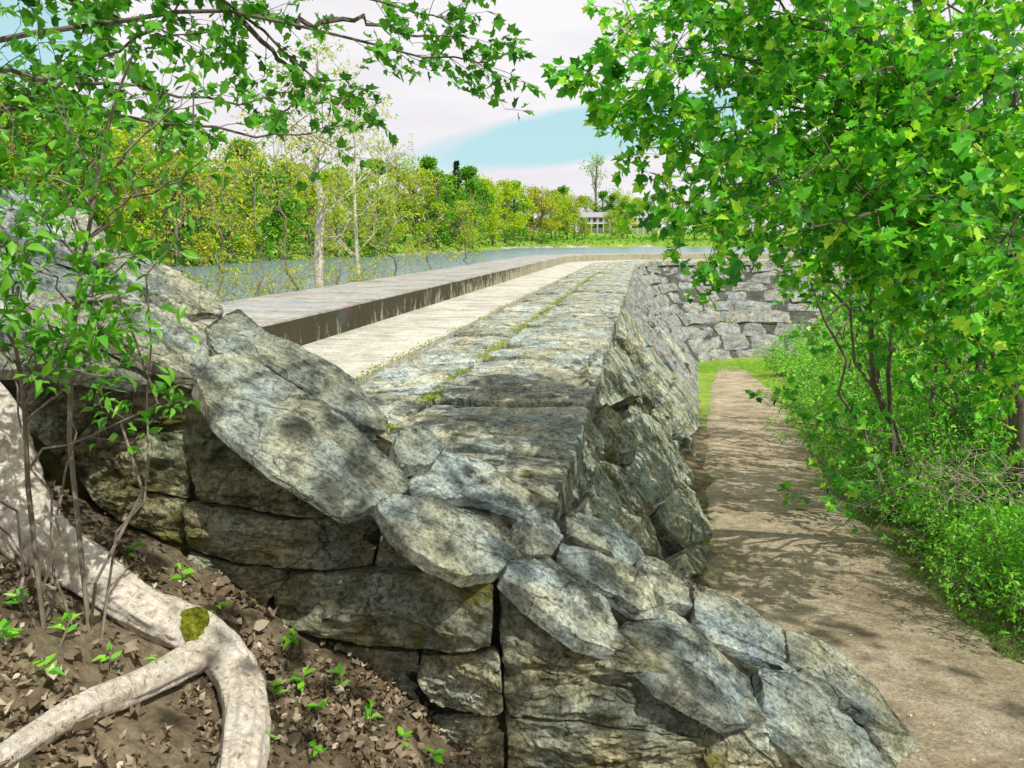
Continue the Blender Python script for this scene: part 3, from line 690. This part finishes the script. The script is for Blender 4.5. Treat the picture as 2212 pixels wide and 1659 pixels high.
mc_=gr(425,1405,.14); u_=(-mc_).normalized(); mc_=mc_+u_*.045
rt=u_.cross(Vector((0,0,1))).normalized(); upv_=rt.cross(u_)
o=[mc_+rt*(.05*math.cos(a)*(1+.25*math.sin(3*a)))+upv_*(.09*math.sin(a)*(1+.2*math.cos(2*a))) for a in np.linspace(0,2*math.pi,16)[:-1]]
m=MB(); stone(m,o,u_,.12,.025,.02,.01,n=36,rings=6,seed=5); m.build('moss_patch',M['mosspad'],root,True)

# left broadleaf shrub ---------------------------------------------------------
r=random.Random(5)
SHL=[('leafy_shrub','tall dark green shrub with oval leaves at the left edge in front of the stones',[(150,950,2.6),(160,700,2.55),(200,450,2.5),(240,250,2.5),(290,110,2.45)],
      [(60,560,2.4),(30,640,2.4),(330,400,2.5),(400,380,2.5),(390,230,2.55),(100,380,2.6),(20,330,2.5),(240,560,2.4),(200,640,2.3),(140,260,2.6),(260,700,2.4),(160,460,2.45),(100,480,2.5),(200,330,2.5)]),
     ('leafy_shrub','lower spindly shrub with pale green leaves at the far left below the tall one',[(60,1050,2.5),(50,850,2.4),(30,720,2.3),(40,620,2.3)],
      [(150,720,2.3),(200,800,2.35),(0,620,2.2),(120,800,2.2),(330,880,2.5),(30,560,2.3),(-40,700,2.2),(80,760,2.3)])]
for nm,lab,sp,tg in SHL:
    pts=smooth_pts([P(*q) for q in sp],14); b=ground_pt(pts[0].x,pts[0].y); pts=[b]+pts; e=empty(nm,b,lab,'shrub')
    m=MB(); m.tube(pts,[.009-.006*i/len(pts) for i in range(len(pts))],5)
    for k in range(3): m.tube(curve(b+rv(r,.03),pts[6+k*2]+rv(r,.12),8,.0,.06,r),[.006-.0035*i/8 for i in range(9)],4)
    LV=[]
    for q in tg:
        a=min((x for x in pts),key=lambda c:abs(c.z-(P(*q).z-.18))); c=curve(a,P(*q),6,.06,.07,r); m.tube(c,[.005-.003*i/6 for i in range(7)],4)
        twigs(m,LV,c,6,.17,5,.052,r,.35,.3,1,.0,.002)
    m.build('stem',M['twig'],e); leaf_obj('foliage',LV,OVAL,M['shrubl'],e,.45)
# overhanging maple from upper left --------------------------------------------
lb=c2w(-5.2,3.6,0); lb=ground_pt(lb.x,lb.y)
e=empty('overhanging_tree',lb,'tree at left whose dark branches with small maple leaves cross the upper left sky','tree')
tk=[lb-Vector((0,0,.2)),lb+Vector((.1,.1,1.5)),lb+Vector((.2,.2,3)),lb+Vector((.5,.2,5)),lb+Vector((.9,.2,7))]
m=MB(); m.tube(tk,[.17,.14,.12,.09,.04],8,.15); m.build('trunk',M['bark'],e,True)
BR=[[(-300,120,4.2),(0,75,4.4),(250,45,4.6),(480,20,4.8),(640,55,5),(830,100,5.1),(960,125,5.2),(1060,130,5.2)],
    [(-300,200,4.0),(0,235,4.2),(200,240,4.4),(400,265,4.6),(600,300,4.8),(700,270,5)],
    [(-300,230,4.2),(-50,290,4.3),(100,200,4.4),(220,120,4.5),(330,60,4.6),(430,-40,4.7)],
    [(-300,60,4.2),(100,-40,4.6),(450,-10,4.8),(560,60,5.0),(690,180,5.1),(750,220,5.1)],
    [(-300,10,4.4),(300,-80,4.8),(700,-30,5.0),(850,10,5.1),(960,40,5.1)],
    [(-300,150,4.0),(-50,140,4.0),(120,170,4.2),(300,190,4.5),(520,230,4.8),(620,200,5)],
    [(-300,-40,4.2),(0,-60,4.3),(160,0,4.5),(300,60,4.8),(460,80,5.0)],
    [(-300,300,4.4),(-50,260,4.4),(60,200,4.5),(150,100,4.6),(200,20,4.6)],
    [(640,60,5.0),(760,40,5.2),(880,70,5.4),(980,80,5.5)],
    [(500,20,4.9),(600,120,5.1),(650,200,5.3),(600,250,5.3)]]
m=MB(); LV=[]
for q in BR:
    pts=[P(*a) for a in q]
    if q[0][0]<0:
        st=min((along(tk,k/20)[0] for k in range(5,20)),key=lambda c:abs(c.z-pts[0].z+.2)); pts=[st]+pts
    pts=smooth_pts(pts,18); pts=[a+rv(r,.015) for a in pts]; m.tube(pts,[.02-.016*(i/18)**.8 for i in range(19)],6)
    l=sum((b-a).length for a,b in zip(pts,pts[1:])); twigs(m,LV,pts,int(l*5.5),.32,5,.066,r,.3,.15,1,.35,.003)
m.build('branch',M['bark'],e)['kind']='stuff'; leaf_obj('crown',LV,MAPLE,M['maple2'],e,.5)
# birch and saplings on the lake bank ------------------------------------------
SPL=[(690,18,90,.13,'pale slender birch with sparse yellowish leaves behind the concrete kerb',1.2,'pale_birch'),(775,20,150,.06,'thinner pale tree just right of the birch',1.0,'sapling'),
    (560,14,330,.025,'yellow-leaved sapling left of the birch behind the kerb',.7,'sapling'),(620,15,250,.03,'yellow-leaved sapling close to the left of the birch',.7,'sapling'),
    (850,22,300,.03,'yellow sapling standing well right of the birch',.7,'sapling'),(930,25,400,.025,'small yellow sapling in front of the water',.9,'sapling'),
    (1010,30,440,.025,'rightmost small yellow sapling before the open water',.9,'sapling'),(470,13,330,.025,'leafy sapling rising behind the stone slabs',.8,'sapling'),(370,12,300,.025,'greenish sapling at left behind the grey stones',.8,'sapling'),(730,18,330,.025,'low bushy sapling between the two pale trunks',.8,'sapling'),
    (810,24,370,.025,'low yellow sapling just right of the thinner pale tree',.9,'sapling')]
for i,(dx,d,ty,rad_,lab,dens,nm) in enumerate(SPL):
    kx=-((dx*K-512)/800*.987-.16); d=max(d,6.7/kx)
    b=P(dx,600,d); b=ground_pt(b.x,b.y); b.z=max(b.z,-1.9); e=empty(nm,b,lab,'tree')
    top=P(dx-8+r.uniform(-15,15),ty,d); c=curve(b-Vector((0,0,.1)),top,12,0,.012 if i<2 else .05,r)
    m=MB(); m.tube(c,[rad_*(1-.85*k/12) for k in range(13)],7); m.build('trunk',M['pbark'] if i<2 else M['twig'],e,True)
    m=MB(); LV=[]; H=(top-b).length
    for k in range(int(14+H*2.4)):
        t_=r.uniform(.08,.98); p,dd=along(c,t_); a=r.uniform(0,6.28); l=H*r.uniform(.10,.24)*(1.15-t_*.7)*(1 if i<2 else 1.3)
        cc=curve(p,p+Vector((math.cos(a)*l,math.sin(a)*l,l*r.uniform(.3,1.1))),5,-.03,.06,r); m.tube(cc,[rad_*.2*(1-.8*x/5) for x in range(6)],4)
        twigs(m,LV,cc,int(6*dens+2),.4,4,.09 if i<2 else .07,r,.3,.15,1,.2,.004)
    m.build('branch',M['pbark'] if i<2 else M['twig'],e)['kind']='stuff'; leaf_obj('crown',LV,OVAL,M['sapl'],e,.6)
L=[];m=MB()
for k in range(420):
    b=P(r.uniform(380,1060),600,r.uniform(9,26)); b.x=min(b.x,-6.4-r.random()*.8); b=ground_pt(b.x,b.y); b.z=max(b.z,-1.9)
    c=curve(b,b+Vector((r.gauss(0,.35),r.gauss(0,.35),r.uniform(.4,1.3))),4,0,.1,r); m.tube(c,[.005,.004,.003,.0025,.0015],3)
    for _ in range(12):
        q=along(c,r.uniform(.3,1))[0]+rv(r,.1); L.append((*q,r.gauss(0,1),r.gauss(0,1),r.gauss(0,.5),r.uniform(.03,.07)))
o=leaf_obj('bank_undergrowth',L,OVAL,M['sapl'],None,.6); tag(o,'thin yellow-green undergrowth along the lake bank behind the kerb','undergrowth',kind='stuff')
o=m.build('bank_stems',M['twig']); tag(o,'bare thin stems of undergrowth along the lake bank','undergrowth',kind='stuff')

# far trees ---------------------------------------------------------------------
r=random.Random(21)
def farproto(H,W,kind):
    m=MB(); LV=[]; m.tube([Vector((0,0,-.5)),Vector((.1,0,H*.3)),Vector((0,.1,H*.6)),Vector((.1,.1,H*.9))],[H*.02,H*.016,H*.01,H*.004],6)
    if kind=='cone':
        for k in range(46):
            z=H*(.12+.88*k/46); rr_=W*(1.02-k/46)*r.uniform(.7,1.15)
            for j in range(22):
                a=r.uniform(0,6.28); q=r.uniform(.2,1)*rr_; LV.append((math.cos(a)*q,math.sin(a)*q,z-q*.3,math.cos(a),math.sin(a),-.3,r.uniform(.35,.7)))
    else:
        for k in range(30 if kind!='airy' else 18):
            a=r.uniform(0,6.28); zz=r.uniform(.15,1); env=math.sin(math.pi*min(1,(zz*.86+.12)))**.6; q=W*env*r.uniform(.2,1.05)
            c=Vector((math.cos(a)*q,math.sin(a)*q,H*zz*.95)); m.tube(curve(Vector((0,0,H*zz*.6)),c,4,.05,.05,r),[H*.006,H*.005,H*.004,H*.003,H*.001],4)
            s=W*r.uniform(.14,.34)
            for j in range(95 if kind!='airy' else 45):
                q=rv(r); q=q.normalized()*s*r.uniform(.3,1.2); q.z*=.75; p=c+q; LV.append((p.x,p.y,p.z,q.x+r.gauss(0,.3),q.y+r.gauss(0,.3),q.z,r.uniform(.18,.38)))
    return m,LV
PR={'y':(farproto(10,3.4,'d'),M['fary']),'y2':(farproto(11,3.0,'d'),M['fary']),'o':(farproto(10.5,3.2,'d'),M['faro']),'g':(farproto(10,2.8,'d'),M['farg']),'c':(farproto(14,2.3,'cone'),M['conif']),'a':(farproto(14,4.2,'airy'),M['pale'])}
DESC={'y':'broad yellow-green spring tree','y2':'tall yellow-green spring tree','o':'ochre budding tree','g':'fresh green round tree','c':'dark green pointed conifer','a':'tall airy pale green tree'}
FT=[]
u=-260
while u<1080:
    az=math.atan((u*K-512)/813); s=shore(az)
    for layer in range(3):
        sc=np.interp(u,[-200,150,500,800,1080],[.98,.88,.76,.82,.92])
        FT.append((u+r.uniform(-25,25),s+5+layer*9+r.uniform(-2,3),r.choice(['y','y2','y','o','g','g','g'] if layer==0 else ['y','g','y2','g','y']),r.uniform(.75,1.18)*sc*(1+.1*layer)))
    u+= 62 if s<90 else 38
for u,d,kk,s in [(1090,168,'y',.95),(1110,165,'g',1.2),(1150,175,'y',1.05),(1170,172,'o',1.2),(1200,178,'y',1.1),(1225,182,'y2',1.0),(1240,190,'o',1.05),(1285,262,'a',1.75),(1320,262,'g',1.2),(1345,196,'g',.9),(1335,262,'y2',1.3),(1215,195,'g',1.2),(988,178,'c',1.06),(1016,180,'c',1.0),(1130,190,'o',1.25),(1060,185,'y',1.15),(1375,262,'y',1.2),(1410,262,'g',1.2),(1450,205,'y2',1.15),(1500,200,'g',1.2),(1560,200,'y',1.2),(1630,195,'o',1.2),(1700,195,'g',1.2),(1780,190,'y',1.2),(1860,190,'g',1.3),(1950,185,'y2',1.3),(2040,185,'g',1.3),(2130,180,'y',1.3),(2230,180,'g',1.3),(1095,180,'y2',1.1),(1190,190,'y',1.2),(1265,262,'y',1.25),(1300,262,'g',1.3),(1322,190,'y',.75),(1355,200,'y2',1.05),(1262,188,'y',.55)]:
    FT.append((u,d,kk,s))
FT.sort(); made={}
for i,(u,d,kk,s) in enumerate(FT):
    az=math.atan((u*K-512)/813); w_=c2w(d*math.sin(az),d*math.cos(az),0); b=ground_pt(w_.x,w_.y); b.z-=.1
    e=empty('far_tree',b,f'{DESC[kk]} on the far lake shore, tree {i+1} counting from the left','tree','trees on the far shore')
    if kk not in made:
        (m,LV),mt_=PR[kk]; m.v=[(a+b.x,c+b.y,z+b.z) for a,c,z in m.v]; LW=[(q[0]+b.x,q[1]+b.y,q[2]+b.z,*q[3:]) for q in LV]
        made[kk]=(m.build('trunk',M['twig'],e,True),leaf_obj('crown',LW,CLUMP,mt_,e,1.0))
    else:
        for o in made[kk]: c=o.copy(); COL.objects.link(c); c.parent=e
    e.rotation_euler.z=r.uniform(0,6.28); e.scale=(s*r.uniform(.9,1.15),s*r.uniform(.9,1.15),s)
L=[]
for k in range(9000):
    u=r.uniform(-300,2300); az=math.atan((u*K-512)/813); s=shore(az); d=s+r.uniform(1,26); w_=c2w(d*math.sin(az),d*math.cos(az),0); g=gh(w_.x,w_.y)
    hm=1.5 if 1240<u<1430 else 3.0
    L.append((w_.x,w_.y,g+r.random()**1.5*hm,r.gauss(0,1),r.gauss(0,1),r.gauss(0,.8),r.uniform(.3,.7)))
tag(leaf_obj('woodland_undergrowth',L,CLUMP,M['farg'],None,1),'low green woodland undergrowth along the far lake shore','undergrowth',kind='stuff')
for k in range(40):
    u=r.choice([r.uniform(1080,1270),r.uniform(820,1080),r.uniform(1270,1420)]); az=math.atan((u*K-512)/813); d=shore(az)-r.uniform(-2,1.5); w_=c2w(d*math.sin(az),d*math.cos(az),-2.3)
    s=r.uniform(.25,.8)*(1.3 if u>1080 else .8); o=[w_+Vector((math.cos(a)*s*r.uniform(.8,1.2)*1.5,math.sin(a)*s*r.uniform(.8,1.2),.5)) for a in np.linspace(0,6.28,9)[:-1]]
    m=MB(); stone(m,o,(0,0,1),.6,s*.35,.3,.1,n=20,rings=4,seed=k+500); tag(m.build('shore_rock',M['shorerock'],None,True),'pale boulder at the waterline of the far shore','rock','boulders along the far shore')
def house(u,d,wd,dp_,h,label,wm,nw,porch):
    az=math.atan((u*K-512)/813); w_=c2w(d*math.sin(az),d*math.cos(az),0); b=ground_pt(w_.x,w_.y); b.z=2.6
    e=empty('lake_house',b,label,'house','houses on the far shore'); x,y,z=b
    m=MB(); m.box(x-wd/2,x+wd/2,y,y+dp_,z-3,z+h); m.build('wall',wm,e)
    m=MB(); o=.5; a=z+h; m.add([(x-wd/2-o,y-o,a),(x+wd/2+o,y-o,a),(x+wd/2+o,y+dp_+o,a),(x-wd/2-o,y+dp_+o,a),(x-wd/2-o,y+dp_/2,a+1.5),(x+wd/2+o,y+dp_/2,a+1.5)],[(0,1,5,4),(2,3,4,5),(0,4,3),(1,2,5),(3,2,1,0)]); m.build('roof',M['roof'],e)
    for k in range(nw):
        for lv in (0,1):
            cx=x-wd/2+wd*(k+.5)/nw; cz=z+.3+lv*h*.5
            m=MB(); m.box(cx-.66,cx+.66,y-.08,y-.01,cz-.1,cz+1.25); f=m.build('window',M['trim'],e); 
            m=MB(); m.box(cx-.56-x,cx+.56-x,-.12,-.085,cz-z,cz+1.15-z)
            me=bpy.data.meshes.new('pane'); me.from_pydata(m.v,[],m.f); link('pane',me,M['glass'],f)
    if porch:
        m=MB(); m.box(x-wd/2,x+wd/2,y-1.6,y-.1,z+h*.42,z+h*.47)
        for k in range(6): px=x-wd/2+.1+(wd-.2)*k/5; m.box(px-.06,px+.06,y-1.55,y-1.43,z-2.5,z+h*.42)
        m.build('balcony',M['trim'],e)
house(1284,240,9,7,3.4,'grey two-storey lake house with pale trim among trees on the far shore',M['hw'],5,True)
house(1396,240,9,7,3.2,'white lake house right of the grey one, beside the maple leaves',M['hw2'],5,True)
# ---------------------------------------------------------------- light, sky, camera
sd_=c2w(.55,-.66,1.12).normalized()
el=math.asin(sd_.z); az=math.atan2(sd_.x,sd_.y)
sl=bpy.data.lights.new('sun','SUN'); sl.energy=5.0; sl.angle=R(.5); sl.color=(1,.965,.89)
so=bpy.data.objects.new('sun',sl); COL.objects.link(so); so.rotation_euler=(-sd_).to_track_quat('-Z','Y').to_euler(); so.location=(0,0,20)
W=bpy.data.worlds.new('World'); scene.world=W; W.use_nodes=True; nt=W.node_tree; nt.nodes.clear()
class WN(NT):
    def __init__(s,t): s.t=t
wn=WN(nt); out=wn.n('ShaderNodeOutputWorld'); bg=wn.n('ShaderNodeBackground'); bg.inputs[1].default_value=.1
sky=wn.n('ShaderNodeTexSky'); sky.sky_type='NISHITA'; sky.sun_disc=False; sky.sun_elevation=el; sky.sun_rotation=az
tc=wn.n('ShaderNodeTexCoord'); D=tc.outputs['Generated']
def dot(v):
    o=wn.n('ShaderNodeVectorMath',operation='DOT_PRODUCT'); wn.l(D,o.inputs[0]); o.inputs[1].default_value=v; return o.outputs['Value']
A=dot(c2w(1,0,0)); Bz=dot((0,0,1))
mp=wn.n('ShaderNodeMapping'); mp.inputs['Scale'].default_value=(1,1,3.5); wn.l(D,mp.inputs['Vector']); cn=wn.noise(mp.outputs[0],3.2,7,.6,.3)
def ell(a0,b0,sa,sb,tilt):
    x=wn.math('MULTIPLY',wn.math('SUBTRACT',A,a0),1/sa); y=wn.math('MULTIPLY',wn.math('SUBTRACT',wn.math('SUBTRACT',Bz,b0),wn.math('MULTIPLY',A,tilt)),1/sb)
    return wn.math('SUBTRACT',1,wn.math('ADD',wn.math('MULTIPLY',x,x),wn.math('MULTIPLY',y,y)))
e1=ell(.08,.108,.24,.036,.14); e2=ell(-.56,.2,.14,.06,0)
mm=wn.math('MAXIMUM',wn.math('MAXIMUM',e1,e2),-.6)
msk=wn.ramp(wn.math('ADD',mm,wn.math('MULTIPLY',wn.math('SUBTRACT',cn,.5),1.6)),[(.0,0),(.5,1)])
blue=wn.mix(.75,sky.outputs[0],(5.6,8.9,9.4))
cl=wn.ramp(cn,[(.35,(.86,.83,.88)),(.6,(.97,.95,.97))]); cl=wn.mix(1,cl,(10,10,10),'MULTIPLY')
wn.l(wn.mix(msk,cl,blue),bg.inputs[0]); wn.l(bg.outputs[0],out.inputs[0])
cam=bpy.data.cameras.new('camera'); cam.lens=F/1024*36; cam.sensor_width=36; cam.clip_start=.05; cam.clip_end=2000
co=bpy.data.objects.new('camera',cam); COL.objects.link(co); co.location=(0,0,0); co.rotation_euler=(math.pi/2-PITCH,0,YAW); scene.camera=co
scene.view_settings.view_transform='Standard'; scene.view_settings.look='None'; scene.view_settings.exposure=0
